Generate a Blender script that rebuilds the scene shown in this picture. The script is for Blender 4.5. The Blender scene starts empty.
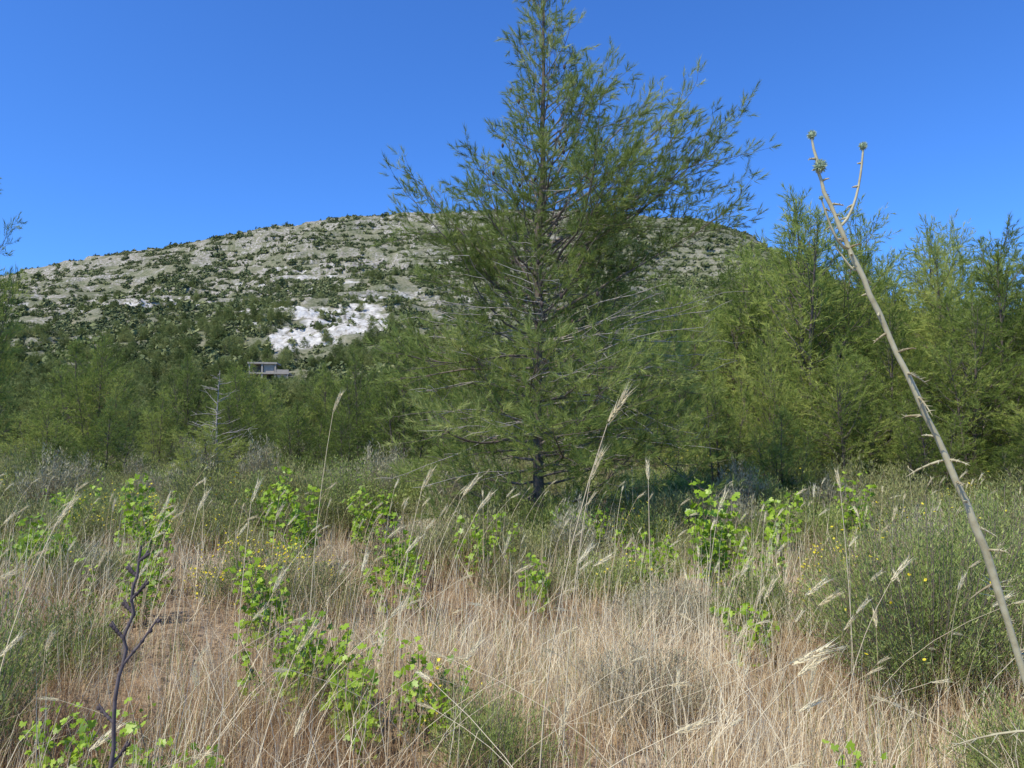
import bpy, math, numpy as np
from mathutils import Vector
scene = bpy.context.scene
scene.view_settings.view_transform='Standard'; scene.view_settings.look='None'
scene.view_settings.exposure=0; scene.view_settings.gamma=1

# ---------------------------------------------------------------- noise
_T = [np.random.default_rng(100+i).random((256,256)) for i in range(8)]
def vnoise(x,y,s=0):
    x=np.asarray(x,float); y=np.asarray(y,float)
    ix=np.floor(x).astype(int); iy=np.floor(y).astype(int)
    fx=x-ix; fy=y-iy; fx=fx*fx*(3-2*fx); fy=fy*fy*(3-2*fy)
    T=_T[s%8]; a=T[ix&255,iy&255]; b=T[(ix+1)&255,iy&255]; c=T[ix&255,(iy+1)&255]; d=T[(ix+1)&255,(iy+1)&255]
    return (a*(1-fx)+b*fx)*(1-fy)+(c*(1-fx)+d*fx)*fy
def fbm(x,y,s=0,o=4):
    r=0;a=.5;t=0
    for i in range(o):
        r=r+a*vnoise(x*2**i+i*17.3,y*2**i+i*9.1,s+i); t+=a; a*=.5
    return r/t
def sstep(a,b,x):
    t=np.clip((x-a)/(b-a),0,1); return t*t*(3-2*t)
def ranku(a):
    r=np.empty(len(a)); r[np.argsort(a)]=np.arange(len(a))/len(a); return r

# ---------------------------------------------------------------- terrain
RX=np.array([-900,-484,-390,-295,-200,-153,-68,45,120,178,225,265,320,414,484,900],float)
RH=np.array([120,152,172,184,199,209,214,212,209,206,188,160,118,80,66,50],float)
PY=np.array([-50,120,200,250,320,400,480,560,640,690,740,1000,3000],float)
PF=np.array([0,0,.045,.095,.18,.29,.43,.61,.85,.985,1.0,.9,.4],float)
def ground(x,y,detail=False):
    x=np.asarray(x,float); y=np.asarray(y,float)
    ridge=np.interp(x,RX,RH)
    prof=np.interp(y,PY,PF)
    h=ridge*prof
    hm=sstep(150,380,y)
    top=1-0.75*sstep(600,690,y)
    h=h+hm*top*((fbm(x/110,y/110,1)-.5)*34+(fbm(x/30,y/30,2)-.5)*8)
    h=h+hm*(fbm(x/14,y/14,5)-.5)*2.5
    s=8.0
    hb=h+ (fbm(x/60,y/60,3)-.5)*16
    q=hb/s; f=q-np.floor(q); g=np.clip((f-.62)/.3,0,1)
    step=(np.floor(q)+g)*s-hb
    amp=.25+.5*sstep(.4,.6,fbm(x/70,y/50,7))
    h=h+hm*amp*step
    h=h-2.0*sstep(35,80,y)*(1-sstep(110,170,y))
    h=h+(fbm(x/3,y/3,4)-.5)*.22*(1-hm)+(fbm(x/25,y/25,6)-.5)*.5*sstep(8,40,np.hypot(x,y))
    if detail:
        ledge=hm*((f>.58)&(f<.97))*amp
        return h,ledge
    return h
def gz(x,y): return float(ground(x,y))

# ---------------------------------------------------------------- mesh builder
class MB:
    def __init__(s): s.V=[];s.F=[];s.T=[];s.M=[];s.n=0
    def add(s,V,F,T,mat=0):
        V=np.asarray(V,float).reshape(-1,3); F=np.asarray(F,int).reshape(-1,3)
        s.V.append(V); s.F.append(F+s.n); s.T.append(np.broadcast_to(np.asarray(T,float),(len(V),)).copy())
        s.M.append(np.full(len(F),mat,int)); s.n+=len(V)
    def join(s,o,R=np.eye(3),off=(0,0,0)):
        V=np.concatenate(o.V)@np.asarray(R).T+np.asarray(off); F=np.concatenate(o.F)
        s.V.append(V); s.F.append(F+s.n); s.T.append(np.concatenate(o.T)); s.M.append(np.concatenate(o.M)); s.n+=len(V)
    def inst(s,TV,TF,pos,R,scale,tint,mat=0,tt=None):
        pos=np.asarray(pos,float); k=len(pos); n=len(TV)
        if k==0: return
        scale=np.broadcast_to(scale,(k,)); tint=np.broadcast_to(tint,(k,))
        V=np.einsum('kij,nj->kni',R,TV)*scale[:,None,None]+pos[:,None,:]
        F=TF[None]+(np.arange(k)*n)[:,None,None]
        T=np.repeat(tint,n).reshape(k,n)
        if tt is not None: T=T+tt[None]
        s.add(V.reshape(-1,3),F.reshape(-1,3),T.reshape(-1),mat)
    def mesh(s,name,mats,smooth=False):
        V=np.concatenate(s.V);F=np.concatenate(s.F);T=np.clip(np.concatenate(s.T),0,1);M=np.concatenate(s.M)
        me=bpy.data.meshes.new(name)
        me.vertices.add(len(V)); me.vertices.foreach_set('co',V.astype(np.float32).ravel())
        me.loops.add(len(F)*3); me.loops.foreach_set('vertex_index',F.astype(np.int32).ravel())
        me.polygons.add(len(F)); me.polygons.foreach_set('loop_start',(np.arange(len(F))*3).astype(np.int32))
        me.polygons.foreach_set('material_index',M.astype(np.int32))
        for m in mats: me.materials.append(m)
        me.update(calc_edges=True)
        if smooth: me.polygons.foreach_set('use_smooth',np.ones(len(F),bool))
        a=me.attributes.new('tint','FLOAT','POINT'); a.data.foreach_set('value',T.astype(np.float32))
        return me
    def obj(s,name,mats,loc=(0,0,0),smooth=False):
        o=bpy.data.objects.new(name,s.mesh(name,mats,smooth)); o.location=loc
        scene.collection.objects.link(o); return o
def nrm(a): return a/np.maximum(np.linalg.norm(a,axis=-1,keepdims=True),1e-9)
def frames(d,r):
    z=nrm(np.asarray(d,float)); x=nrm(np.cross(r.normal(size=z.shape),z)); y=np.cross(z,x)
    return np.stack([x,y,z],axis=-1)
def tube(mb,P,rad,sides=4,tint=.5,mat=0):
    P=np.asarray(P,float); k=len(P); rad=np.broadcast_to(rad,(k,))
    t=nrm(np.gradient(P,axis=0)); ref=np.array([0,0,1.]) if abs(t[0,2])<.9 else np.array([1.,0,0])
    u=nrm(np.cross(t,ref)); v=np.cross(t,u)
    a=np.arange(sides)*2*math.pi/sides
    V=P[:,None]+rad[:,None,None]*(np.cos(a)[None,:,None]*u[:,None]+np.sin(a)[None,:,None]*v[:,None])
    i=np.arange(k-1)[:,None]*sides; j=np.arange(sides)[None]; j2=(j+1)%sides
    F=np.stack([np.stack([i+j,i+j2,i+sides+j2],-1),np.stack([i+j,i+sides+j2,i+sides+j],-1)],2).reshape(-1,3)
    mb.add(V.reshape(-1,3),F,tint,mat)

# ---------------------------------------------------------------- materials
def ramp_mat(name,cols,trans=.3,rough=.6,spec=.2,rand=.25,nscale=None,simple=False):
    m=bpy.data.materials.new(name); m.use_nodes=True; nt=m.node_tree; N=nt.nodes; L=nt.links
    N.clear(); out=N.new('ShaderNodeOutputMaterial')
    at=N.new('ShaderNodeAttribute'); at.attribute_name='tint'
    src=at.outputs['Fac']
    if rand>0:
        oi=N.new('ShaderNodeObjectInfo')
        ma=N.new('ShaderNodeMath'); ma.operation='MULTIPLY_ADD'; L.new(oi.outputs['Random'],ma.inputs[0]); ma.inputs[1].default_value=rand; ma.inputs[2].default_value=-rand/2
        ad=N.new('ShaderNodeMath'); ad.operation='ADD'; ad.use_clamp=True; L.new(src,ad.inputs[0]); L.new(ma.outputs[0],ad.inputs[1])
        src=ad.outputs[0]
    if nscale:
        g=N.new('ShaderNodeNewGeometry'); no=N.new('ShaderNodeTexNoise'); no.inputs['Scale'].default_value=nscale; no.inputs['Detail'].default_value=3
        L.new(g.outputs['Position'],no.inputs['Vector'])
        mm=N.new('ShaderNodeMath'); mm.operation='MULTIPLY_ADD'; mm.inputs[1].default_value=.9; mm.inputs[2].default_value=-.45; L.new(no.outputs['Fac'],mm.inputs[0])
        a2=N.new('ShaderNodeMath'); a2.operation='ADD'; a2.use_clamp=True; L.new(src,a2.inputs[0]); L.new(mm.outputs[0],a2.inputs[1]); src=a2.outputs[0]
    cr=N.new('ShaderNodeValToRGB'); e=cr.color_ramp.elements
    while len(e)<len(cols): e.new(.5)
    for i,c in enumerate(cols):
        e[i].position=i/(len(cols)-1)
        e[i].color=(*c,1)
    L.new(src,cr.inputs[0])
    if simple:
        p=N.new('ShaderNodeBsdfDiffuse'); L.new(cr.outputs[0],p.inputs['Color'])
    else:
        p=N.new('ShaderNodeBsdfPrincipled'); p.inputs['Roughness'].default_value=rough; p.inputs['Specular IOR Level'].default_value=spec
        L.new(cr.outputs[0],p.inputs['Base Color'])
    if trans>0:
        t=N.new('ShaderNodeBsdfTranslucent'); mx=N.new('ShaderNodeMixShader'); mx.inputs[0].default_value=trans
        L.new(cr.outputs[0],t.inputs['Color']); L.new(p.outputs[0],mx.inputs[1]); L.new(t.outputs[0],mx.inputs[2]); L.new(mx.outputs[0],out.inputs[0])
    else: L.new(p.outputs[0],out.inputs[0])
    return m
M_bark=ramp_mat('pine_bark',[(.07,.05,.04),(.18,.145,.115),(.42,.37,.31)],0,.9,.1,rand=0,nscale=9)
M_needle=ramp_mat('pine_needles',[(.09,.125,.03),(.27,.335,.085),(.52,.54,.19)],.33,.5,.25,rand=0,simple=True)
M_needleB=ramp_mat('young_pine_needles',[(.09,.13,.03),(.27,.335,.075),(.48,.51,.13)],.33,.5,.25,rand=.85,simple=True)
M_forest=ramp_mat('forest_needles',[(.09,.115,.035),(.19,.225,.065),(.35,.36,.13)],.2,.6,.15,rand=.9,simple=True)
M_hill=ramp_mat('hill_scrub_leaves',[(.085,.105,.05),(.15,.17,.07),(.25,.255,.11)],0,.7,.1,rand=.8,simple=True)  # leaf colours carry a touch of painted distance haze
M_scrub=ramp_mat('scrub_leaves',[(.13,.135,.05),(.30,.31,.11),(.50,.48,.21)],.33,.6,.2,rand=.5,simple=True)
M_green=ramp_mat('green_shrub_leaves',[(.11,.15,.04),(.28,.345,.09),(.50,.53,.18)],.33,.6,.2,rand=.3,simple=True)
M_greyshrub=ramp_mat('grey_shrub_leaves',[(.20,.18,.10),(.39,.36,.21),(.55,.50,.33)],.3,.7,.1,rand=.2,simple=True)
M_twig=ramp_mat('dry_twigs',[(.10,.065,.045),(.25,.185,.13),(.45,.37,.27)],0,.8,.1,rand=.2,simple=True)
M_vine=ramp_mat('vine_leaves',[(.14,.24,.01),(.31,.46,.025),(.50,.64,.07)],.42,.4,.4,rand=.1)
M_yellow=ramp_mat('yellow_petals',[(.6,.46,.02),(.85,.72,.08)],.2,.6,.1,simple=True)
M_straw=ramp_mat('straw',[(.27,.145,.07),(.63,.45,.235),(.93,.81,.54)],.25,.5,.25,rand=0,simple=True)
M_head=ramp_mat('seed_heads',[(.58,.45,.24),(.85,.74,.46),(.92,.86,.62)],.35,.6,.2,rand=0)
M_thistle=ramp_mat('thistle_stem',[(.22,.16,.08),(.52,.46,.27),(.68,.63,.44)],.1,.6,.2,rand=0,nscale=40)
M_thead=ramp_mat('thistle_head',[(.16,.22,.12),(.38,.46,.28),(.54,.60,.42)],.15,.6,.2,rand=0)
M_dead=ramp_mat('dead_stem',[(.05,.037,.037),(.16,.13,.12),(.30,.25,.22)],0,.8,.1,rand=0,nscale=30)

# ---------------------------------------------------------------- ground mesh
def build_ground():
    nu=950
    u=np.linspace(-1.25,1.25,nu)
    ys=[-25.]
    while ys[-1]<3000:
        y=ys[-1]; ys.append(y+ (0.35 if y<20 else min(.35+(y-20)*.012,1.5) if y<740 else (y-740)*.05+1.6))
    ys=np.array(ys)
    Y,U=np.meshgrid(ys,u,indexing='ij'); X=U*(Y+35)
    H,ledge=ground(X,Y,True)
    n=fbm(X/22,Y/9,2); n2=fbm(X/5,Y/5,6); n3=fbm(X/90,Y/60,4)
    up=sstep(350,560,Y)
    rock=ledge*1.6*sstep(.42,.56,n2*.5+n*.5)
    rock=np.maximum(rock,up*sstep(.49,.58,n*.45+n2*.4+n3*.15)*.9)
    rock*=.35+.65*sstep(330,480,Y)
    rock*=1-.6*sstep(-40,120,X)
    def scar(cx,cy,sx,sy): return np.exp(-((X-cx)/sx)**2-((Y-cy)/sy)**2)
    sc=1.25*scar(-82,362,20,60)+1.05*scar(-110,396,20,24)+.9*scar(-62,352,10,34)+1.0*scar(-92,310,10,26)+1.3*scar(-80,226,17,11)+.9*scar(-160,420,18,6)+.8*scar(-215,455,22,6)+.9*scar(110,480,26,16)+.9*scar(-118,330,9,10)+.9*scar(-135,360,8,5)+.8*scar(-190,395,12,5)
    n4=fbm(X/22,Y/8,1); n5=fbm(X/3.2,Y/16,7)
    sc=sc+.62*sstep(.61,.69,n4)*sstep(290,380,Y)*(1-sstep(540,620,Y))*(1-sstep(-60,40,X))
    sc=sstep(.40,.66,sc*(.05+1.0*n2+.8*n5))
    tl=560+26*np.sin(X/85)+.10*X; trk=np.exp(-((Y-tl)/3.6)**2)*(1-sstep(0,60,X))*sstep(.30,.42,n2)
    tl2=470+18*np.sin(X/60+1)-.06*X; trk=np.maximum(trk,.7*np.exp(-((Y-tl2)/3)**2)*(1-sstep(-30,30,X)))
    H=H+sc*(fbm(X/4,Y/4,3)-.5)*4.0+rock*(n2-.5)*2.5
    rock=np.maximum(rock,trk)
    V=np.stack([X,Y,H],-1).reshape(-1,3)
    r=len(ys); idx=np.arange(r*nu).reshape(r,nu)
    a=idx[:-1,:-1].ravel();b=idx[:-1,1:].ravel();c=idx[1:,1:].ravel();d=idx[1:,:-1].ravel()
    F=np.concatenate([np.stack([a,b,c],1),np.stack([a,c,d],1)])
    o=MB(); o.add(V,F,rock.ravel()); me=o.mesh('ground',[])
    at=me.attributes.new('scar','FLOAT','POINT'); at.data.foreach_set('value',sc.ravel().astype(np.float32))
    at=me.attributes.new('hillmask','FLOAT','POINT'); at.data.foreach_set('value',sstep(60,200,Y).ravel().astype(np.float32))
    me.polygons.foreach_set('use_smooth',np.ones(len(F),bool))
    ob=bpy.data.objects.new('ground',me); scene.collection.objects.link(ob)
    m=bpy.data.materials.new('earth_and_limestone'); m.use_nodes=True; nt=m.node_tree;N=nt.nodes;L=nt.links
    p=N['Principled BSDF']; p.inputs['Roughness'].default_value=.95; p.inputs['Specular IOR Level'].default_value=.1
    g=N.new('ShaderNodeNewGeometry')
    def noise(sc,det=6):
        n=N.new('ShaderNodeTexNoise'); n.inputs['Scale'].default_value=sc; n.inputs['Detail'].default_value=det; n.inputs['Roughness'].default_value=.65; L.new(g.outputs['Position'],n.inputs['Vector']); return n.outputs['Fac']
    def ramp(f,stops):
        c=N.new('ShaderNodeValToRGB'); e=c.color_ramp.elements
        while len(e)<len(stops): e.new(.5)
        for i,(q,col) in enumerate(stops): e[i].position=q; e[i].color=(*col,1)
        L.new(f,c.inputs[0]); return c.outputs[0]
    def mix(f,a,b):
        x=N.new('ShaderNodeMix'); x.data_type='RGBA'; L.new(f,x.inputs[0]); L.new(a,x.inputs[6]); L.new(b,x.inputs[7]); return x.outputs[2]
    def attr(n):
        a=N.new('ShaderNodeAttribute'); a.attribute_name=n; return a.outputs['Fac']
    soil=ramp(noise(6),[(.3,(.15,.10,.06)),(.5,(.29,.20,.12)),(.7,(.40,.31,.20))])
    hill=ramp(noise(.09),[(.35,(.11,.125,.06)),(.5,(.17,.17,.095)),(.66,(.26,.23,.15))])
    hill2=ramp(noise(.5),[(.42,(.105,.12,.055)),(.58,(.27,.245,.155))])
    hx=N.new('ShaderNodeMix'); hx.data_type='RGBA'; hx.inputs[0].default_value=.55; L.new(hill,hx.inputs[6]); L.new(hill2,hx.inputs[7])
    rockc=ramp(noise(.45),[(.3,(.20,.17,.135)),(.5,(.37,.325,.27)),(.68,(.54,.49,.42))])
    base=mix(attr('hillmask'),soil,hx.outputs[2])
    mm=N.new('ShaderNodeMath'); mm.operation='MULTIPLY'; L.new(attr('tint'),mm.inputs[0])
    rr=N.new('ShaderNodeMapRange'); rr.inputs[1].default_value=.43; rr.inputs[2].default_value=.54; L.new(noise(.6),rr.inputs[0]); L.new(rr.outputs[0],mm.inputs[1])
    base=mix(mm.outputs[0],base,rockc)
    scc=ramp(noise(.3,10),[(.36,(.22,.19,.14)),(.46,(.46,.42,.35)),(.6,(.66,.62,.54))])
    base=mix(attr('scar'),base,scc)
    L.new(base,p.inputs['Base Color'])
    bp=N.new('ShaderNodeBump'); bp.inputs['Strength'].default_value=.9; bp.inputs['Distance'].default_value=1.0; L.new(noise(.6),bp.inputs['Height']); L.new(bp.outputs[0],p.inputs['Normal'])
    me.materials.append(m)
build_ground()

# ---------------------------------------------------------------- templates
def tuft_tpl(n,axis,nl,w,seed,lo=22,hi=62):
    r=np.random.default_rng(seed); V=[];F=[];tt=[]
    for i in range(n):
        t=(i+r.random())/n; a=r.random()*6.283; sp=math.radians(hi-(hi-lo)*t+r.normal()*7)
        d=np.array([math.sin(sp)*math.cos(a),math.sin(sp)*math.sin(a),math.cos(sp)])
        b=np.array([0,0,t*axis]); l=nl*r.uniform(.75,1.15)
        s=nrm(np.cross(d,r.normal(size=3)))*w/2
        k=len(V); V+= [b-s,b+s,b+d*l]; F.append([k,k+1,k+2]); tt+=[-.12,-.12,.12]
    return np.array(V),np.array(F),np.array(tt)

def pine(rng,H,lenf,elevf,nprim,tpl,z0=.3,secstep=.2,terstep=.13,trad=.11,tubes=3,sscale=1.,needle_mat=1,twist=0,lean=(0,0),tint0=.5,inner=.12,l2k=1.,jit=.07,curl=.45,open_top=0.,extra=()):
    mb=MB()
    k=14; zz=np.linspace(0,H,k); wob=np.cumsum(rng.normal(size=(k,2))*.018*H/8,axis=0); wob[0]=0
    TP=np.column_stack([wob[:,0]+lean[0]*(zz/H)**1.5,wob[:,1]+lean[1]*(zz/H)**1.5,zz])
    tube(mb,TP,trad*(1-zz/H)**.9+.008,8 if tubes>=3 else 5,.3,0)
    tp=[];td=[];ts=[];tn=[]
    def curve(p0,az,el,L,n,up,jit):
        P=[np.array(p0)]; st=L/(n-1)
        for i in range(n-1):
            P.append(P[-1]+st*np.array([math.cos(az)*math.cos(el),math.sin(az)*math.cos(el),math.sin(el)]))
            el+=up/(n-1)+rng.normal()*jit; az+=rng.normal()*jit
        return np.array(P)
    def at(P,s):
        x=s*(len(P)-1); i=min(int(x),len(P)-2); f=x-i; return P[i]*(1-f)+P[i+1]*f, P[i+1]-P[i]
    for i in range(nprim+len(extra)):
        f=(i+.5)/nprim; z=z0+(H*.985-z0)*min(f,1)**.95
        az=i*2.39996+twist+rng.normal()*.35
        if i<nprim:
            L=lenf(f,az%(2*math.pi),z)*(rng.uniform(.62,1.15)); el=elevf(f,az,z)+rng.normal()*.16; jj=jit
        else:
            z,az,L,el=extra[i-nprim]; f=z/H; jj=.04
        if L<.15: L=.15
        op=open_top*sstep(.35,.6,f)
        if i<nprim and op>0 and rng.random()<op*.25: continue
        p0=np.array([np.interp(z,zz,TP[:,0]),np.interp(z,zz,TP[:,1]),z])
        P=curve(p0,az,el,L,9,curl+rng.normal()*.15,jj)
        r0=.005+.008*L
        tube(mb,P,np.linspace(r0,.003,9),5 if tubes>=3 else 3,.45+.2*op,0)
        s=max(inner+.18*op,.2-.1*f)*L+rng.random()*.1; side=1; bt=rng.normal()*.18
        while s<L:
            c,d=at(P,s/L); a0=math.atan2(d[1],d[0]); rem=1-s/L
            l2=min(L*(.16+.42*rem**.8)*rng.uniform(.6,1.25),1.5)*(.65+.7*min(1,s/L*2.2))*.8*l2k
            e2=rng.uniform(-.4,.85)+.25*f
            P2=curve(c,a0+side*rng.uniform(.3,1.15),e2,max(l2,.12),5,.5,.16)
            if tubes>=2: tube(mb,P2,np.linspace(.0035+.003*l2,.0018,5),3,.45+.15*op,0)
            side=-side
            s2=(.15+.25*op)*l2
            while s2<l2:
                c2,d2=at(P2,s2/l2); a2=math.atan2(d2[1],d2[0])
                l3=rng.uniform(.06,.26)*sscale
                a3=a2+rng.choice([-1,1])*rng.uniform(.3,1.2); e3=rng.uniform(-.35,1.2)
                dd=np.array([math.cos(a3)*math.cos(e3),math.sin(a3)*math.cos(e3),math.sin(e3)])
                e=c2+dd*l3
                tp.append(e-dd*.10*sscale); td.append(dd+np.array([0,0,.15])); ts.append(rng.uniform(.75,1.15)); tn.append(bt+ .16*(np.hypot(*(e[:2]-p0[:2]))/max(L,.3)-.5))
                s2+=terstep*rng.uniform(.6,1.4)*(1+.10*op)
            e,d2=at(P2,1.); tp.append(e-nrm(d2)*.05); td.append(d2); ts.append(rng.uniform(.9,1.2)); tn.append(bt+.05)
            s+=secstep*rng.uniform(.6,1.4)*(1+.18*op)
        e,d2=at(P,1.); tp.append(e-nrm(d2)*.05); td.append(d2+[0,0,.05]); ts.append(1.2); tn.append(bt+.1)
    for q in range(8):
        tp.append(TP[-1]-[0,0,.1*q]); td.append(rng.normal(size=3)*.3+[0,0,1]); ts.append(.9); tn.append(0)
    tp=np.array(tp);td=np.array(td);ts=np.array(ts);tn=np.array(tn)
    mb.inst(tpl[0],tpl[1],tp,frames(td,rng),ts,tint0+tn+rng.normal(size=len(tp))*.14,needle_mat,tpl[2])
    return mb

# ---------------------------------------------------------------- main pine
def lenf_main(f,az,z):
    e=math.cos(az)
    L=np.interp(z,[0,.5,1.5,3,3.8,4.6,5.6,6.5,7.5,8.5,9.6],[1.5,2.0,2.5,2.3,1.9,1.4,1.0,.85,.7,.5,.25])
    R=np.interp(z,[0,.5,1.5,3,3.8,4.6,5.6,6.5,7.5,8.5,9.6],[1.5,2.2,2.9,2.8,3.0,3.0,2.2,1.5,1.0,.6,.3])
    w=.5+.5*e
    return L*(1-w)+R*w
def elev_main(f,az,z):
    e=math.cos(az)
    v=np.interp(z,[0,1,2.5,3.5,4.5,6,7.5,9.6],[-.1,.0,.12,.28,.40,.55,.7,1.0])
    return v+(.15*max(0,e) if 3.5<z<6.5 else 0)
tplA=tuft_tpl(34,.15,.105,.0064,1,15,55)
mr0=np.random.default_rng(21)
mb=pine(mr0,9.7,lenf_main,elev_main,156,tplA,z0=.25,secstep=.15,terstep=.092,trad=.085,lean=(.12,0),tint0=.48,inner=.08,jit=.12,open_top=.75,
  extra=[(3.7,3.1,2.9,.72),(4.0,2.75,2.5,.85),(3.4,3.4,2.9,.75),(4.2,0.0,3.9,.40),(4.6,.3,3.4,.55),(3.5,-.35,3.4,.35),(5.0,-.15,2.9,.55),(4.3,.15,3.6,.48),(5.6,.1,2.4,.6),(6.3,-.1,1.8,.65)])
for i in range(56):
    z=mr0.uniform(.9,4.2); az=mr0.uniform(-1.9,1.3) if i%3 else mr0.uniform(2.4,4.2); L=lenf_main(0,az,z)*mr0.uniform(.75,1.12); el=mr0.uniform(-.05,.3)
    P=[np.array([.03,0,z])]
    for j in range(9):
        P.append(P[-1]+L/9*np.array([math.cos(az)*math.cos(el),math.sin(az)*math.cos(el),math.sin(el)])); az+=mr0.normal()*.13; el+=mr0.normal()*.13
    tube(mb,P,np.linspace(.011,.003,10),4,.95,0)
    for j in range(4,10):
        a2=az+mr0.choice([-1,1])*mr0.uniform(.4,1.1); l=L*mr0.uniform(.08,.2)
        q=P[j]+l*np.array([math.cos(a2),math.sin(a2),mr0.uniform(-.3,.5)]); tube(mb,[P[j],(P[j]+q)/2+mr0.normal(size=3)*.02,q],[.005,.004,.002],3,.95,0)
def cone_at(mb,p):
    P=np.array([[0,0,0],[0,0,-.02],[0,0,-.045],[0,0,-.07],[0,0,-.085]])+p
    tube(mb,P,np.array([.004,.02,.024,.015,.003]),7,.1,0)
cr=np.random.default_rng(3)
for i in range(60):
    z=cr.uniform(2,7.5); a=cr.uniform(0,6.28); r=cr.uniform(.2,.8)*lenf_main(0,a,z)
    cone_at(mb,np.array([r*math.cos(a),r*math.sin(a),z+.3*r]))
PX,PYY=.45,11.8
main=mb.obj('pine_tree',[M_bark,M_needle],(PX,PYY,gz(PX,PYY)-.05))

# ---------------------------------------------------------------- mid pines
tplB=tuft_tpl(16,.2,.15,.0125,2,12,50)
def lf(w,sh=0):
    prof=[[.75,1.0,1,.8,.42,.1],[.7,.9,1.05,1.0,.7,.3],[.9,1.1,.9,.7,.5,.2]][sh]
    def g(f,az,z): return w*(np.interp(f,[0,.1,.3,.55,.8,1],prof))*(1+.25*math.sin(az*2+z*1.3)+.15*math.sin(z*3.1))
    return g
def ef(f,az,z): return np.interp(f,[0,.3,.6,1],[.15,.45,.8,1.1])
variants=[]
for i,(w,np_,s,sh) in enumerate([(2.2,62,31,0),(1.9,60,32,1),(2.4,60,33,2),(2.1,58,34,1),(2.0,56,35,2)]):
    r_=np.random.default_rng(s)
    m=pine(r_,7.0,lf(w,sh),ef,np_,tplB,z0=.15,secstep=.20,terstep=.15,trad=.07,tubes=2,twist=i,sscale=1.3,tint0=.5,lean=(r_.normal()*.3,r_.normal()*.3))
    for q in range(3):
        hh=r_.uniform(3.4,6.2); a=q*2.1+i; sub=pine(r_,hh,lf(w*.66,1),ef,30,tplB,z0=.3,secstep=.22,terstep=.16,trad=.04,tubes=2,sscale=1.3,tint0=r_.uniform(.42,.6),lean=(.8*math.cos(a),.8*math.sin(a)))
        m.join(sub,off=(.55*w*.6*math.cos(a),.55*w*.6*math.sin(a),0))
    variants.append(m.mesh('pine_mid_%d'%i,[M_bark,M_needleB]))
mid=[ # x, y, height
 (8.6,22,8.7),(12.0,26,8.6),(7.1,25,7.4),(10.6,24,7.6),(11.8,20,6.4),(12.1,18,5.8),(14.0,19,6.9),(14.6,26,8.3),(17.5,24,8.2),
 (4.6,21,5.4),(6.0,17.5,3.9),(7.4,16.5,3.6),(8.9,17.5,4.2),(5.6,27,6.8),(3.2,26,5.6),(10.3,16.5,4.2),(16.2,21,7.3),(9.6,30,8.4),(19,28,8.8),(15.5,32,9.2),(1.2,24,4.8),
 (12.4,32,9.0),(7.2,33,7.6),(11.0,14.5,2.8),(13.2,15.8,5.0),(4.6,16.6,3.0),(18.5,32,9.6),(8.2,14.6,2.2),(5.4,14.8,2.1),(9.7,13.6,1.9),
 (-3.2,22,4.3),(-1.4,20,4.2),(-5.6,27,4.4),(-8.2,33,4.6),(-10.8,30,4.0),(-13,36,4.6),(-16.5,38,5.6),(-19,34,5.4),(-12.8,27,3.0),(-22,40,6.6),(-19.0,25.5,9.8),(-21.5,29,8.0),
 (-26,44,7.0),(-7,42,5.0),(-3.5,36,5.0),(-15.2,46,5.2),(-10.2,50,5.6),(-20,52,6.6),(.5,34,5.4),(-16,30,3.4),(-5.6,19.5,2.4),(-8.2,22,2.6),(-3.8,16.5,2.0),(-11.5,21,2.3),(-14.5,23,2.6),(-6.9,17,1.7),(-10.5,17,1.5)]
mr=np.random.default_rng(5)
for i,(x,y,h) in enumerate(mid):
    o=bpy.data.objects.new('pine_tree',variants[(i*3+i//5)%5]); scene.collection.objects.link(o)
    s=h/7.0; o.location=(x,y,gz(x,y)-.08); wid=max(s,.42)*mr.uniform(.85,1.25)
    if x<-18 and y<27: wid=.75
    o.scale=(wid,wid*mr.uniform(.9,1.1),s); o.rotation_euler=(mr.normal()*.04,mr.normal()*.04,mr.uniform(0,6.28))

bt=MB(); br=np.random.default_rng(9)
tube(bt,[(0,0,0),(.05,0,1),(0,.05,2),(.08,0,3.3)],[.045,.035,.02,.006],6,.9,0)
for i in range(44):
    z=br.uniform(.4,3.2); a=br.uniform(0,6.28); L=(3.6-z)*.55*br.uniform(.5,1); e=br.uniform(0,.6)
    P=[np.array([.03,0,z])]
    for j in range(4): P.append(P[-1]+L/4*np.array([math.cos(a)*math.cos(e),math.sin(a)*math.cos(e),math.sin(e)])); e+=br.normal()*.2; a+=br.normal()*.25
    tube(bt,P,np.linspace(.011,.003,5),4,.95,0)
    for j in (1,2,3):
        a2=a+br.choice([-1,1])*.9; tube(bt,[P[j],P[j]+L*.35*np.array([math.cos(a2),math.sin(a2),.35])],[.006,.003],3,.95,0)
bt.obj('bare_tree',[M_bark],(-8.2,20.5,gz(-8.2,20.5)))

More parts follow.
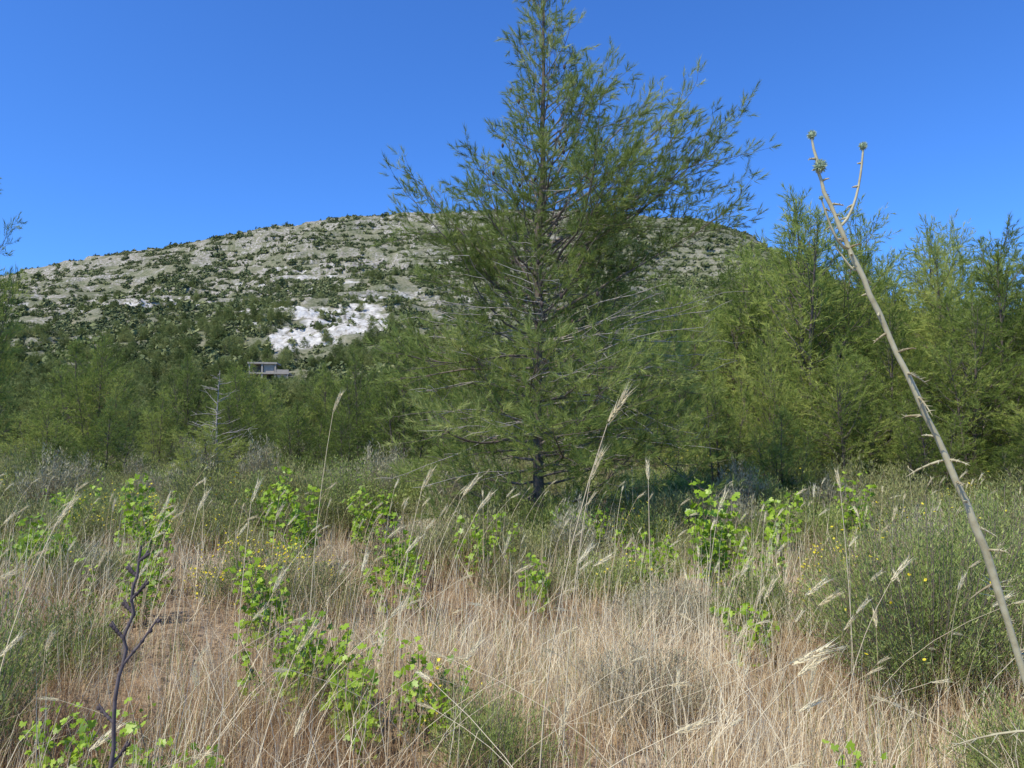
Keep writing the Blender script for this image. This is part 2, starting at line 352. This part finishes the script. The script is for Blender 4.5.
# ---------------------------------------------------------------- instancer
def scatter(name,coll_objs,P,rot,scl,idx):
    col=bpy.data.collections.new(name+'_kinds')
    for o in coll_objs: col.objects.link(o)
    me=bpy.data.meshes.new(name); me.vertices.add(len(P)); me.vertices.foreach_set('co',np.asarray(P,np.float32).ravel())
    r=np.zeros((len(P),3),np.float32); r[:,2]=rot
    a=me.attributes.new('rot','FLOAT_VECTOR','POINT'); a.data.foreach_set('vector',r.ravel())
    a=me.attributes.new('scl','FLOAT_VECTOR','POINT'); a.data.foreach_set('vector',np.asarray(scl,np.float32).ravel())
    a=me.attributes.new('kind','INT','POINT'); a.data.foreach_set('value',np.asarray(idx,np.int32))
    ob=bpy.data.objects.new(name,me); scene.collection.objects.link(ob)
    ng=bpy.data.node_groups.new(name+'_scatter','GeometryNodeTree')
    ng.interface.new_socket('Geometry',in_out='INPUT',socket_type='NodeSocketGeometry'); ng.interface.new_socket('Geometry',in_out='OUTPUT',socket_type='NodeSocketGeometry')
    N=ng.nodes;L=ng.links; gi=N.new('NodeGroupInput');go=N.new('NodeGroupOutput')
    ci=N.new('GeometryNodeCollectionInfo'); ci.inputs['Collection'].default_value=col; ci.inputs['Separate Children'].default_value=True; ci.inputs['Reset Children'].default_value=True
    ip=N.new('GeometryNodeInstanceOnPoints'); ip.inputs['Pick Instance'].default_value=True
    def na(n,t):
        x=N.new('GeometryNodeInputNamedAttribute'); x.data_type=t; x.inputs['Name'].default_value=n
        return [s for s in x.outputs if s.enabled and s.name=='Attribute'][0]
    L.new(gi.outputs[0],ip.inputs['Points']); L.new(ci.outputs[0],ip.inputs['Instance'])
    L.new(na('rot','FLOAT_VECTOR'),ip.inputs['Rotation']); L.new(na('scl','FLOAT_VECTOR'),ip.inputs['Scale']); L.new(na('kind','INT'),ip.inputs['Instance Index'])
    L.new(ip.outputs[0],go.inputs[0])
    md=ob.modifiers.new('scatter','NODES'); md.node_group=ng
    return ob

tplC=tuft_tpl(8,.4,.34,.055,4)
fk=[]
for i in range(5):
    r_=np.random.default_rng(60+i)
    m=pine(r_,6.0,lf(2.2+.2*i,i%3),ef,34,tplC,z0=.2,secstep=.40,terstep=.32,trad=.06,tubes=1,twist=i,sscale=1.6)
    for q in range(2):
        a=q*3+i; m.join(pine(r_,r_.uniform(3,4.8),lf(1.6,1),ef,18,tplC,z0=.2,secstep=.4,terstep=.34,trad=.04,tubes=1,sscale=1.6),off=(1.0*math.cos(a),1.0*math.sin(a),0))
    fk.append(bpy.data.objects.new('forest_pine',m.mesh('forest_pine',[M_bark,M_forest])))
def blob(rng,n,size,R=1.,H=.75):
    mb=MB(); d=nrm(rng.normal(size=(n,3))); d[:,2]=np.abs(d[:,2])*1.0-.1
    lump=1+.35*np.sin(d[:,0]*4+rng.random()*6)*np.cos(d[:,1]*4+rng.random()*6)
    r=lump*rng.uniform(.55,1,n)
    P=d*r[:,None]*[R,R,H]
    TV=np.array([[-.5,-.3,0],[.5,-.35,0],[.4,.35,.15],[-.35,.4,-.1]]);TF=np.array([[0,1,2],[0,2,3]])
    mb.inst(TV,TF,P,frames(d+rng.normal(size=d.shape)*.7,rng),size*rng.uniform(.6,1.3,n),.5+rng.normal(size=n)*.18+.1*d[:,2],0)
    return mb
hk=[bpy.data.objects.new('hill_shrub',blob(np.random.default_rng(80+i),100,.38,1,.8+.12*i).mesh('hill_shrub',[M_hill])) for i in range(4)]
fr=np.random.default_rng(11)
def clear(x,y): return (((x+82)/27)**2+((y-345)/82)**2<1)|(((x+76)/14)**2+((y-222)/24)**2<1)|(((x+110)/21)**2+((y-394)/28)**2<1)
n=9500; y=fr.uniform(55,560,n); x=fr.uniform(-1,1,n)*(y*.95+30)
dens=ranku(fbm(x/35,y/35,2)*.6+fbm(x/9,y/9,5)*.4)
p=np.interp(y,[55,230,330,400,470,560],[.72,.74,.66,.50,.30,.08])+sstep(-20,120,x)*.25
keep=(dens<p)&(~clear(x,y)|(fr.random(n)<.12))
x=x[keep];y=y[keep];z=ground(x,y)-.2; s=fr.uniform(.45,1.2,len(x))*np.interp(y,[55,200,470],[.8,1,.7])
scatter('pine_forest',fk,np.stack([x,y,z],1),fr.uniform(0,6.28,len(x)),np.stack([s*1.1,s*1.1,s],1),fr.integers(0,5,len(x)))
n=150000; y=np.sqrt(fr.uniform(190**2,760**2,n)); x=fr.uniform(-1,1,n)*(y*.85)
_,led=ground(x,y,True)
dens=ranku(fbm(x/40,y/22,3)*.35+fbm(x/9,y/8,6)*.65)
p=np.interp(y,[190,330,450,560,660,760],[.9,.86,.74,.58,.46,.38])+sstep(-60,120,x)*.3
tl=560+26*np.sin(x/85)+.10*x
keep=(dens<p)&(~clear(x,y)|(fr.random(n)<.10))&(~(led>.3)|(fr.random(n)<.45))&((np.abs(y-tl)>4)|(x>40))
x=x[keep];y=y[keep];z=ground(x,y)-.15; s=np.exp(fr.normal(size=len(x))*.5)*np.interp(y,[190,400,700],[1.1,1.1,1.0])
scatter('hill_scrub',hk,np.stack([x,y,z],1),fr.uniform(0,6.28,len(x)),np.stack([s,s,s*fr.uniform(.7,1.2,len(x))],1),fr.integers(0,4,len(x)))

# ---------------------------------------------------------------- concrete house
def box(name,parent,cx,cy,cz,sx,sy,sz,mat):
    v=[(cx+a*sx/2,cy+b*sy/2,cz+c*sz/2) for a in(-1,1) for b in(-1,1) for c in(-1,1)]
    f=[(0,1,3,2),(4,6,7,5),(0,4,5,1),(2,3,7,6),(0,2,6,4),(1,5,7,3)]
    me=bpy.data.meshes.new(name); me.from_pydata(v,[],f); me.materials.append(mat)
    o=bpy.data.objects.new(name,me); scene.collection.objects.link(o); o.parent=parent; return o
def plain(name,c,r=.85,sc=3):
    return ramp_mat(name,[tuple(v*.65 for v in c),c,tuple(min(1,v*1.2) for v in c)],0,r,.2,rand=0,nscale=sc)
M_conc=plain('weathered_concrete',(.56,.48,.38),sc=.8); M_dark=plain('block_wall_painted_shade',(.26,.22,.17))  # back walls coloured dark to paint the shade inside the openings
hx,hy=-76,232; hz=gz(hx,hy)-1.2
he=bpy.data.objects.new('concrete_house',None); scene.collection.objects.link(he); he.location=(hx,hy,hz); he.rotation_euler=(0,0,.15); he.scale=(.92,.92,.92)
box('floor_slab',he,0,0,.4,13,8,.8,M_conc)
box('middle_slab',he,0,0,3.95,13.4,8.4,.5,M_conc)
box('roof_slab',he,-2,0,7.35,9.6,8.6,.55,M_conc)
for i,cx in enumerate([-6.2,-2.1,2.1,6.2]): box('column_%d'%i,he,cx,-3.7,2.25,.5,.5,2.9,M_conc)
for i,cx in enumerate([-6.2,-2.1,2.2]): box('upper_column_%d'%i,he,cx,-3.7,5.63,.5,.5,2.85,M_conc)
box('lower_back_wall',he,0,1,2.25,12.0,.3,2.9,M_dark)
box('lower_side_wall',he,4.15,-3.2,2.25,3.2,.25,2.9,M_conc)
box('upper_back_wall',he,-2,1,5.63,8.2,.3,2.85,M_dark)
box('upper_side_wall',he,.05,-3.2,5.63,3.4,.25,2.85,M_conc)
box('parapet_wall',he,4.6,-3.9,4.7,4.0,.25,1.0,M_conc)
r_=fr; k=20; x=hx+r_.uniform(-13,13,k); y=hy-r_.uniform(9,22,k); s=r_.uniform(.4,.75,k)
scatter('pine_thicket',[bpy.data.objects.new('thicket_pine',o.data) for o in fk],np.stack([x,y,ground(x,y)-.2],1),r_.uniform(0,6.28,k),np.stack([s*1.2,s*1.2,s],1),r_.integers(0,5,k))

# ---------------------------------------------------------------- shrubs near
def shrub(rng,R,H,nst,nl,ll,lw,leafmat=1,flowers=0,up=.5,lo=.35,clump=.3,jit=.06,fs=1.):
    mb=MB(); a=rng.uniform(0,6.28,nst); rr=np.sqrt(rng.random(nst))
    lob=1+.18*np.sin(a*3+rng.random()*6)+.1*np.sin(a*5+rng.random()*6)
    tip=np.stack([R*lob*rr*np.cos(a),R*lob*rr*np.sin(a),H*(np.sqrt(1-.85*rr**2))*rng.uniform(.62,1.1,nst)],1)
    base=np.stack([.25*R*rr*np.cos(a),.25*R*rr*np.sin(a),np.zeros(nst)],1)
    ctrl=base*.4+tip*.6; ctrl[:,2]=tip[:,2]*.45
    tn=rng.normal(size=nst)*clump*.5
    def B(i,t):
        t=t[:,None]; return (1-t)**2*base[i]+2*t*(1-t)*ctrl[i]+t*t*tip[i]
    for i in range(nst):
        t=np.linspace(0,1,5); tube(mb,B(np.full(5,i),t),np.linspace(.004,.0012,5)*(.5+.6*H),3,.6,0)
    i=rng.integers(0,nst,nl); t=lo+(1-lo)*rng.random(nl)**.8
    P=B(i,t); dirs=nrm(B(i,np.minimum(t+.05,1.05))-P+1e-6)
    P=P+rng.normal(size=P.shape)*R*jit
    D=nrm(dirs*up+nrm(rng.normal(size=P.shape))*.8+[0,0,.25])
    TV=np.array([[-lw/2,0,0],[lw/2,0,0],[lw*.3,0,ll*.6],[0,0,ll],[-lw*.3,0,ll*.6]]); TF=np.array([[0,1,2],[0,2,4],[4,2,3]])
    mb.inst(TV,TF,P,frames(D,rng),rng.uniform(.6,1.3,nl),.45+tn[i]+rng.normal(size=nl)*.15+.15*(t-.5),leafmat)
    if flowers:
        j=rng.integers(0,nst,flowers); P=B(j,rng.uniform(.92,1.08,flowers))+rng.normal(size=(flowers,3))*R*.05
        fv=[[0,0,0]];ff=[]
        for q in range(6):
            an=q*math.pi/3; fv.append([.008*math.cos(an),.008*math.sin(an),.003])
        for q in range(6): ff.append([0,1+q,1+(q+1)%6])
        mb.inst(np.array(fv),np.array(ff),P,frames(np.array([-.2,-.5,1])+rng.normal(size=(flowers,3))*.5,rng),fs*rng.uniform(.7,1.5,flowers),rng.random(flowers),2)
    return mb
S=lambda seed:np.random.default_rng(seed)
sk=[]
for i,(R,H,fm) in enumerate([(.6,.7,M_scrub),(.5,.55,M_green),(.7,.6,M_scrub),(.45,.8,M_greyshrub),(.6,.5,M_greyshrub)]):
    m=shrub(S(200+i),R,H,90,3600,.042,.0105,up=.8)
    sk.append(bpy.data.objects.new('scrub_plant',m.mesh('scrub_plant',[M_twig,fm,M_yellow])))
m=shrub(S(210),.55,.6,90,3000,.040,.010,flowers=120,up=.8,fs=1.15)
sk.append(bpy.data.objects.new('scrub_plant',m.mesh('scrub_plant',[M_twig,M_green,M_yellow])))
sr=S(13)
n=4200; y=sr.uniform(4.0,60,n); x=sr.uniform(-1,1,n)*(y*.8+3)
dn=ranku(fbm(x/2.5,y/2.5,1))
p=np.interp(y,[4,6,8,10,13,25,60],[.20,.36,.54,.82,.97,.9,.6])
keep=(dn<p)&(np.interp(y,[4,10,25,60],[.6,.85,.9,.6])>sr.random(n))
keep&=np.hypot(x-PX,y-PYY)>.9
x=x[keep];y=y[keep];s=sr.uniform(.6,1.25,len(x))*np.interp(y,[4,7,12,16],[.42,.72,1.05,1.25])
k=sr.choice(6,len(x),p=[.24,.34,.16,.09,.11,.06])
scatter('low_scrub',sk,np.stack([x,y,ground(x,y)-.03],1),sr.uniform(0,6.28,len(x)),np.stack([s,s,s*sr.uniform(.7,1.35,len(x))],1),k)

def place_shrub(name,x,y,seed,R,H,nst,nl,ll,lw,mat,fl=0,**kw):
    m=shrub(S(seed),R,H,nst,nl,ll,lw,flowers=fl,**kw); m.obj(name,[M_twig,mat,M_yellow],(x,y,gz(x,y)-.02))
B=dict(up=.9,jit=.045,clump=.5,lo=.2)
place_shrub('green_shrub',2.6,4.7,301,.90,1.12,420,46000,.028,.0054,M_green,fl=30,**B)
place_shrub('green_shrub',4.0,6.2,302,.95,1.15,300,28000,.032,.0068,M_green,fl=25,**B)
place_shrub('green_shrub',3.7,4.5,305,.8,1.0,260,24000,.030,.006,M_green,**B)
place_shrub('green_shrub',1.95,5.9,307,.5,.55,160,11000,.030,.006,M_green,fl=15,**B)
place_shrub('green_shrub',2.35,3.3,330,.45,.55,160,13000,.026,.0048,M_green,**B)
place_shrub('green_shrub',-2.65,3.6,303,.5,.95,170,16000,.030,.005,M_green,**B)
place_shrub('green_shrub',-6.4,8.3,306,.8,.9,200,13000,.034,.008,M_green,fl=30,**B)
place_shrub('green_shrub',-3.9,7.0,308,.6,.5,140,9000,.034,.0065,M_scrub,fl=20,**B)
place_shrub('green_shrub',-3.0,5.0,309,.45,.5,120,9000,.030,.0055,M_green,**B)
place_shrub('grey_shrub',.76,4.3,310,.45,.48,150,8000,.024,.0045,M_greyshrub,up=.9)
place_shrub('grey_shrub',-.1,3.6,311,.34,.42,120,6000,.024,.0038,M_green,up=.9)
place_shrub('grey_shrub',.1,7.2,312,.5,.5,150,7000,.028,.006,M_scrub,up=.9)
place_shrub('grey_shrub',-1.7,6.6,313,.5,.5,150,7000,.028,.006,M_scrub,up=.9)
place_shrub('grey_shrub',1.3,6.2,314,.5,.4,130,6000,.028,.006,M_greyshrub,up=.9)
place_shrub('grey_shrub',.6,8.6,315,.7,.55,150,8000,.03,.0065,M_scrub,up=.9)
place_shrub('yellow_flowering_shrub',-2.4,7.0,320,.65,.62,150,7000,.03,.006,M_green,fl=260,up=.9,fs=1.1)
place_shrub('yellow_flowering_shrub',-5.4,10.2,321,.85,.85,160,7500,.034,.0075,M_green,fl=320,up=.9,fs=1.2)
place_shrub('yellow_flowering_shrub',2.9,6.9,322,.35,.6,60,2500,.03,.005,M_green,fl=80,up=.9,fs=1.2)
place_shrub('yellow_flowering_shrub',1.1,7.4,323,.35,.5,60,2500,.03,.005,M_green,fl=30,up=.9,fs=1.2)
place_shrub('yellow_flowering_shrub',-.3,4.0,324,.22,.45,40,1500,.026,.004,M_green,fl=25,up=.9,fs=1.)
place_shrub('dark_bush',-2.6,11.8,330,.8,1.2,220,15000,.04,.012,M_needle)
place_shrub('dark_bush',.9,11.0,331,.7,.7,220,11000,.035,.010,M_needle)
place_shrub('dark_bush',-.1,11.4,332,.7,.75,220,11000,.035,.010,M_needle)

# ---------------------------------------------------------------- grapevines
def leaf_tpl():
    ang=np.radians([-150,-110,-75,-45,-20,0,20,45,75,110,150]); rad=np.array([.35,.55,.4,.62,.5,.78,.5,.62,.4,.55,.35])
    V=[[0,0,0]]+[[r*math.sin(a),r*math.cos(a),-.12*r*r] for a,r in zip(ang,rad)]
    F=[[0,i+1,i+2] for i in range(len(ang)-1)]
    return np.array(V)*1.0,np.array(F)
LV,LF=leaf_tpl()
def vine(name,x,y,h,seed,nc=6,sz=.05,spread=.25):
    r=S(seed); mb=MB(); P=[];D=[]
    for c in range(nc):
        a=r.uniform(0,6.28); p=np.array([r.normal()*.10,r.normal()*.10,0.]); pts=[p]; hh=h*r.uniform(.55,1.05)
        for i in range(9):
            p=p+np.array([math.cos(a)*spread*h/9+r.normal()*.012,math.sin(a)*spread*h/9+r.normal()*.012,hh/9]); a+=r.normal()*.4; pts.append(p)
        tube(mb,pts,np.linspace(.005,.002,10),4,.5,0)
        for i in range(2,10):
            for q in range(r.integers(3,7)):
                dd=r.normal(size=3)*[1,1,.3]; P.append(pts[i]+nrm(dd)*r.uniform(.02,.08)); D.append(r.normal(size=3)*.7+[-.25,-.45,.8])
    P=np.array(P);D=np.array(D); mb.inst(LV,LF,P,frames(D,r),sz*r.uniform(.45,1.2,len(P)),r.normal(.45,.27,len(P)),1)
    mb.obj(name,[M_twig,M_vine],(x,y,gz(x,y)))
vines=[(-4.25,8.8,1.08,16,.066),(-4.75,7.6,.78,12,.058),(-5.0,8.2,.7,8,.052),(-2.45,8.6,.95,15,.062),(-1.72,5.4,.70,10,.048),(-1.3,4.4,.52,12,.043),(-1.08,4.2,.58,11,.042),(-.82,4.0,.46,10,.041),(-.46,3.9,.50,8,.038),
 (-1.2,7.6,.8,9,.053),(-.95,6.7,.55,7,.048),(.12,6.6,.55,6,.048),(2.0,7.5,1.12,15,.062),(2.4,7.2,.7,9,.05),(1.45,7.5,.65,8,.05),(.75,9.6,.75,8,.06),(-1.75,3.2,.50,9,.034),(-1.35,3.1,.44,8,.034),(1.45,3.1,.34,6,.034),
 (-3.6,7.3,.65,8,.05),(-.3,8.3,.75,8,.054),(-6.2,10.5,.95,9,.065),(-3.4,10.8,1.05,11,.065),(4.6,10,1.05,9,.058),(1.0,8.9,.75,7,.054),(3.2,9.0,.9,10,.06),(-2.0,9.8,.95,10,.06),(-3.1,6.2,.6,8,.048),(1.7,5.2,.5,6,.044)]
for i,(x,y,h,nc,sz) in enumerate(vines): vine('grapevine',x,y,h,400+i,nc,sz)

# ---------------------------------------------------------------- dry grass
def blades(mb,x,y,h,lean_az,bend,w,tint,mat,r):
    n=len(x); z=ground(x,y)-.02; t=np.array([0,.35,.7,1.])
    lx=np.cos(lean_az);ly=np.sin(lean_az)
    up=h[:,None]*(t[None]-.35*np.minimum(bend,1.4)[:,None]*t[None]**2.2); out=h[:,None]*bend[:,None]*t[None]**1.5*.8
    C=np.stack([x[:,None]+out*lx[:,None],y[:,None]+out*ly[:,None],z[:,None]+up],-1)
    C[:,1:3,:2]+=r.normal(size=(n,2,2))*(h*.03)[:,None,None]
    wa=r.uniform(0,6.28,n); W=np.stack([np.cos(wa),np.sin(wa),np.zeros(n)],-1)
    ww=w[:,None]*np.array([1,.9,.65])[None]*.5
    A=C[:,:3]-W[:,None]*ww[...,None]; B=C[:,:3]+W[:,None]*ww[...,None]
    V=np.concatenate([A,B,C[:,3:]],1)
    F=np.array([[0,3,4],[0,4,1],[1,4,5],[1,5,2],[2,5,6]])
    F=(F[None]+(np.arange(n)*7)[:,None,None]).reshape(-1,3)
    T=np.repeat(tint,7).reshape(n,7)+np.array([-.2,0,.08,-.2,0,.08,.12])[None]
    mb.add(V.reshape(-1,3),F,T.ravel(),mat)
gb=MB(); gr=S(17)
def gpatch(n,y0,y1,hlo,hhi,wlo,whi,tb,shape=1.,bd=.4):
    y=y0+(y1-y0)*gr.random(n)**shape; x=gr.uniform(-1,1,n)*(y*.78+.6)
    cn=fbm(x*1.7,y*1.7,3); keep=gr.random(n)<np.clip((cn-.28)*4,.3,1)
    x=x[keep];y=y[keep]; n=len(x)
    hp=.4+1.15*fbm(x*.9+5,y*.9,5)
    h=gr.uniform(hlo,hhi,n)*hp
    blades(gb,x,y,h,gr.normal(.3,1.7,n),np.abs(gr.normal(bd*.6,bd,n)),gr.uniform(wlo,whi,n),np.clip(tb+gr.normal(size=n)*.32+(fbm(x*.8,y*.8,6)-.5)*1.6,0,1),0,gr)
gpatch(50000,1.3,5.5,.14,.56,.0014,.003,.44)
gpatch(40000,5,12,.2,.56,.0026,.005,.46)
gpatch(20000,1.3,5.5,.06,.2,.0025,.005,.28,bd=.9)
gpatch(14000,12,34,.3,.6,.006,.013,.45)
gpatch(5200,1.8,6,.4,.8,.002,.0038,.95,bd=.6)
gpatch(4800,5,12,.4,.85,.003,.0052,.95,bd=.4)
mg=MB(); n=13000; y=gr.uniform(1.6,11,n); x=gr.uniform(-1,1,n)*(y*.78+.5); kp=fbm(x*1.2+9,y*1.2,2)>.53; x=x[kp];y=y[kp];n=len(x)
blades(mg,x,y,gr.uniform(.2,.5,n),gr.uniform(0,6.28,n),np.abs(gr.normal(.25,.25,n)),gr.uniform(.002,.004,n),gr.random(n),0,gr)
gb.obj('dry_grass',[M_straw]); mg.obj('green_grass',[M_green])

def head_tpl(seed):
    r=S(seed); V=[];F=[];tt=[]; L=.085
    for i in range(34):
        t=i/34; a=i*2.4; b=np.array([.003*math.cos(a),.003*math.sin(a),t*L])
        d=nrm(np.array([math.cos(a)*.30,math.sin(a)*.30,1])); s=nrm(np.cross(d,r.normal(size=3)))
        k=len(V); V+=[b-s*.0024,b+s*.0024,b+d*.017]; F.append([k,k+1,k+2]); tt+=[-.15]*3
        k=len(V); d2=nrm(np.array([math.cos(a)*.22,math.sin(a)*.22,1])+r.normal(size=3)*.05); V+=[b-s*.0007,b+s*.0007,b+d2*.05*r.uniform(.7,1.1)]; F.append([k,k+1,k+2]); tt+=[.15]*3
    return np.array(V),np.array(F),np.array(tt)
HT=head_tpl(5); sb=MB(); hr=S(23)
def stalk(x,y,h,az,bend,headscale=1.,w=.0016,tint=.62,nod=.5):
    z=gz(x,y); t=np.linspace(0,1,8)
    out=h*bend*t**2; up=h*(t-.12*bend*t**3)
    P=np.stack([x+out*math.cos(az),y+out*math.sin(az),z+up],1)
    tube(sb,P,np.linspace(w*1.3,w*.6,8),3,tint,0)
    d=nrm(P[-1]-P[-2]); d=nrm(d+nod*np.array([math.cos(az),math.sin(az),-.15]))
    V,F,tt=HT; sb.inst(V,F,P[-1:],frames(d[None],hr),headscale,hr.uniform(.35,.75),1,tt)
for i in range(260):
    y=2.4+8.5*hr.random()**.9; x=hr.uniform(-1,1)*(y*.74+.2)
    stalk(x,y,hr.uniform(.5,1.1),hr.normal(.2,.8),abs(hr.normal(.18,.18)),hr.uniform(.7,1.4),w=.0011+.00017*y,nod=hr.uniform(.1,.9),tint=hr.uniform(.55,.95))
for (x,y,h,az,b,s) in [(.10,3.0,1.68,0,.17,1.8),(.22,3.3,1.42,0,.09,1.5),(-1.35,5,1.78,0,.08,1.5),(-.68,4.3,1.3,0.2,.12,1.6),(-.62,4.6,1.27,.1,.25,1.7),(-.5,4.4,1.2,.0,.25,1.5),(-2.3,3.3,1.25,.6,.2,1.4),
   (-1.9,4.2,1.2,.4,.1,1.4),(-1.5,4.1,1.25,.2,.05,1.4),(1.05,4.2,1.2,.2,.1,1.4),(.85,4.6,1.35,1.5,.05,1.4),(1.55,3.6,.95,.1,.3,1.5),(.35,2.6,.95,-.3,.6,1.6),(-.1,2.4,.7,.1,.9,1.4),(.5,2.4,.9,0,.45,1.3),(1.9,4.2,1.3,1.6,.08,1.2),(-.9,2.5,.9,.1,.2,1.3)]:
    stalk(x,y,h,az,b,s,w=.0028,tint=.85,nod=.25)
for i in range(44):
    y=hr.uniform(2.2,4.5); x=hr.uniform(-.7,.7)*y
    stalk(x,y,hr.uniform(.45,.9),hr.normal(.2,.5)+(math.pi if hr.random()<.25 else 0),hr.uniform(.6,1.0),.8,w=.0018,nod=.5,tint=.9)
sb.obj('wild_barley',[M_straw,M_head])

# ---------------------------------------------------------------- globe thistle
tb=MB(); tr=S(31)
def bez(P,n=24):
    P=np.array(P,float); t=np.linspace(0,len(P)-1,n); return np.stack([np.interp(t,np.arange(len(P)),P[:,i]) for i in range(3)],1)
def qb(a,b,c,n=10):
    a,b,c=map(np.array,(a,b,c)); t=np.linspace(0,1,n)[:,None]; return (1-t)**2*a+2*t*(1-t)*b+t*t*c
stem=bez([(1.50,2.0,0),(1.42,1.95,.5),(1.32,1.92,.95),(1.20,1.9,1.34),(1.105,1.9,1.58),(1.0,1.9,1.82),(.905,1.9,2.04),(.865,1.9,2.14),(.81,1.9,2.28),(.788,1.9,2.40)],40)
for _ in range(2): stem[1:-1]=(stem[:-2]+2*stem[1:-1]+stem[2:])/4
stem[1:-1]+=tr.normal(size=(38,3))*.002
sr_=np.interp(np.linspace(0,1,40),[0,.3,.75,.85,1],[.0100,.0088,.0064,.0047,.003]); sr_=sr_*(1+.10*tr.normal(size=40).clip(-1,1.5))
tube(tb,stem,sr_,9,.5,0)
def ball(p,r,spikes=150):
    d=nrm(tr.normal(size=(spikes,3)))
    P=np.array([[0,0,-r*.7],[0,0,-r*.5],[0,0,0],[0,0,r*.5],[0,0,r*.7]])+p; tube(tb,P,np.array([.05,.5,.72,.5,.05])*r,10,.35,1)
    V=np.array([[-.09,0,.6],[.09,0,.6],[0,0,1.08]]); tb.inst(V,np.array([[0,1,2]]),np.tile(p,(spikes,1)),frames(d,tr),r,tr.uniform(.2,1,spikes),1)
def spiny_leaf(p,az,L,drop=-.3,t=.4):
    d=np.array([math.cos(az),math.sin(az),drop]); pts=[p+d*L*s+np.array([0,0,-.25*L*s*s]) for s in np.linspace(0,1,6)]
    tube(tb,pts,np.array([.003,.006,.005,.004,.003,.0005])*.6,4,t,0)
    for s in range(1,5):
        for sd in (-1,1):
            q=nrm(np.array([-math.sin(az)*sd,math.cos(az)*sd,tr.uniform(-.5,.8)])+d*.5)*L*.22
            tube(tb,[pts[s],pts[s]+q],[.0018,.0003],3,t+.2,0)
p1=stem[-1]; ball(p1+[0,0,.01],.0135)
ball(stem[36]+np.array([.004,-.01,.004]),.019,220)
b1=qb(stem[31],(.905,1.9,2.2),(.922,1.9,2.37)); tube(tb,b1,np.linspace(.0042,.0026,10),6,.5,0); ball(b1[-1]+[0,0,.01],.0125)
b2=qb(stem[29],(.84,1.89,2.10),(.80,1.88,2.235)); tube(tb,b2,np.linspace(.004,.0022,10),6,.5,0); ball(b2[-1],.008,60)
b3=qb(stem[27],(.90,1.9,2.02),(.845,1.91,2.12)); tube(tb,b3,np.linspace(.0035,.002,10),5,.5,0); ball(b3[-1],.006,50)
for bb in (b1,b2):
    for i in range(2,9,2): spiny_leaf(bb[i],tr.uniform(0,6.28),.018,tr.uniform(-.2,.6))
for i in range(6,38):
    spiny_leaf(stem[i],tr.uniform(0,6.28),tr.uniform(.015,.045)*(1.6 if i<24 else .8),tr.uniform(-.6,.6),t=tr.uniform(.1,.5))
for az,i,L in [(2.6,8,.22),(.4,10,.18),(3.4,5,.3),(5.9,6,.25),(3.0,17,.1),(0.3,21,.07),(1,12,.2)]: spiny_leaf(stem[i],az,L,-.2)
tb.obj('globe_thistle',[M_thistle,M_thead])
tb=MB()
st=bez([(-.99,1.8,0),(-.975,1.8,.4),(-.96,1.8,.78),(-.935,1.8,1.05),(-.915,1.8,1.2),(-.893,1.8,1.35)],26); st[1:-1]+=tr.normal(size=(24,3))*.003
tube(tb,st,np.linspace(.0065,.003,26),7,.4,0)
for i in range(4,26):
    tube(tb,[st[i]-[0,0,.006],st[i],st[i]+[0,0,.006]],[.003,.0078-.0002*i,.003],6,.25,0)
for i,az_,L,e in [(16,.1,.13,1.0),(20,2.9,.035,.8),(21,.3,.05,.9),(23,3.1,.03,.8),(13,3.0,.05,.8),(11,.2,.06,1.),(24,.5,.025,.7),(18,3.3,.04,.9)]:
    d=np.array([math.cos(az_),math.sin(az_)*.5,math.tan(e)*.8]); d=nrm(d); P=[st[i],st[i]+d*L*.5,st[i]+d*L+[0,0,.01]]
    tube(tb,P,[.004,.0032,.002],6,.4,0)
    for q in np.linspace(.3,1,4): c=st[i]+d*L*q; tube(tb,[c-d*.006,c,c+d*.006],[.002,.0055,.002],6,.2,0)
tb.obj('dead_thistle_stalk',[M_dead])

# ---------------------------------------------------------------- light, sky
el=math.radians(54); az=math.radians(226)
sd=Vector((math.sin(az)*math.cos(el),math.cos(az)*math.cos(el),math.sin(el)))
sun=bpy.data.lights.new('sun','SUN'); sun.energy=5.0; sun.angle=math.radians(.53); sun.color=(1,.955,.85)
so=bpy.data.objects.new('sun',sun); scene.collection.objects.link(so); so.rotation_euler=sd.to_track_quat('Z','Y').to_euler()
w=bpy.data.worlds.new('World'); scene.world=w; w.use_nodes=True; nt=w.node_tree
bg=nt.nodes['Background']; sk_=nt.nodes.new('ShaderNodeTexSky'); sk_.sky_type='NISHITA'; sk_.sun_disc=False
sk_.sun_elevation=el; sk_.sun_rotation=az; sk_.altitude=500; sk_.air_density=1.0; sk_.dust_density=.5; sk_.ozone_density=4.0
mx=nt.nodes.new('ShaderNodeMix'); mx.data_type='RGBA'; mx.blend_type='MULTIPLY'; mx.inputs[0].default_value=1; mx.inputs[7].default_value=(.50,.97,1.66,1)
nt.links.new(sk_.outputs[0],mx.inputs[6]); nt.links.new(mx.outputs[2],bg.inputs[0]); bg.inputs[1].default_value=.138

# ---------------------------------------------------------------- camera
cam=bpy.data.cameras.new('camera'); cam.sensor_width=36; cam.lens=26; cam.clip_end=6000; cam.clip_start=.05
co=bpy.data.objects.new('camera',cam); scene.collection.objects.link(co); co.location=(0,0,1.6+gz(0,0)); co.rotation_euler=(math.radians(90+3.56),0,0)
scene.camera=co
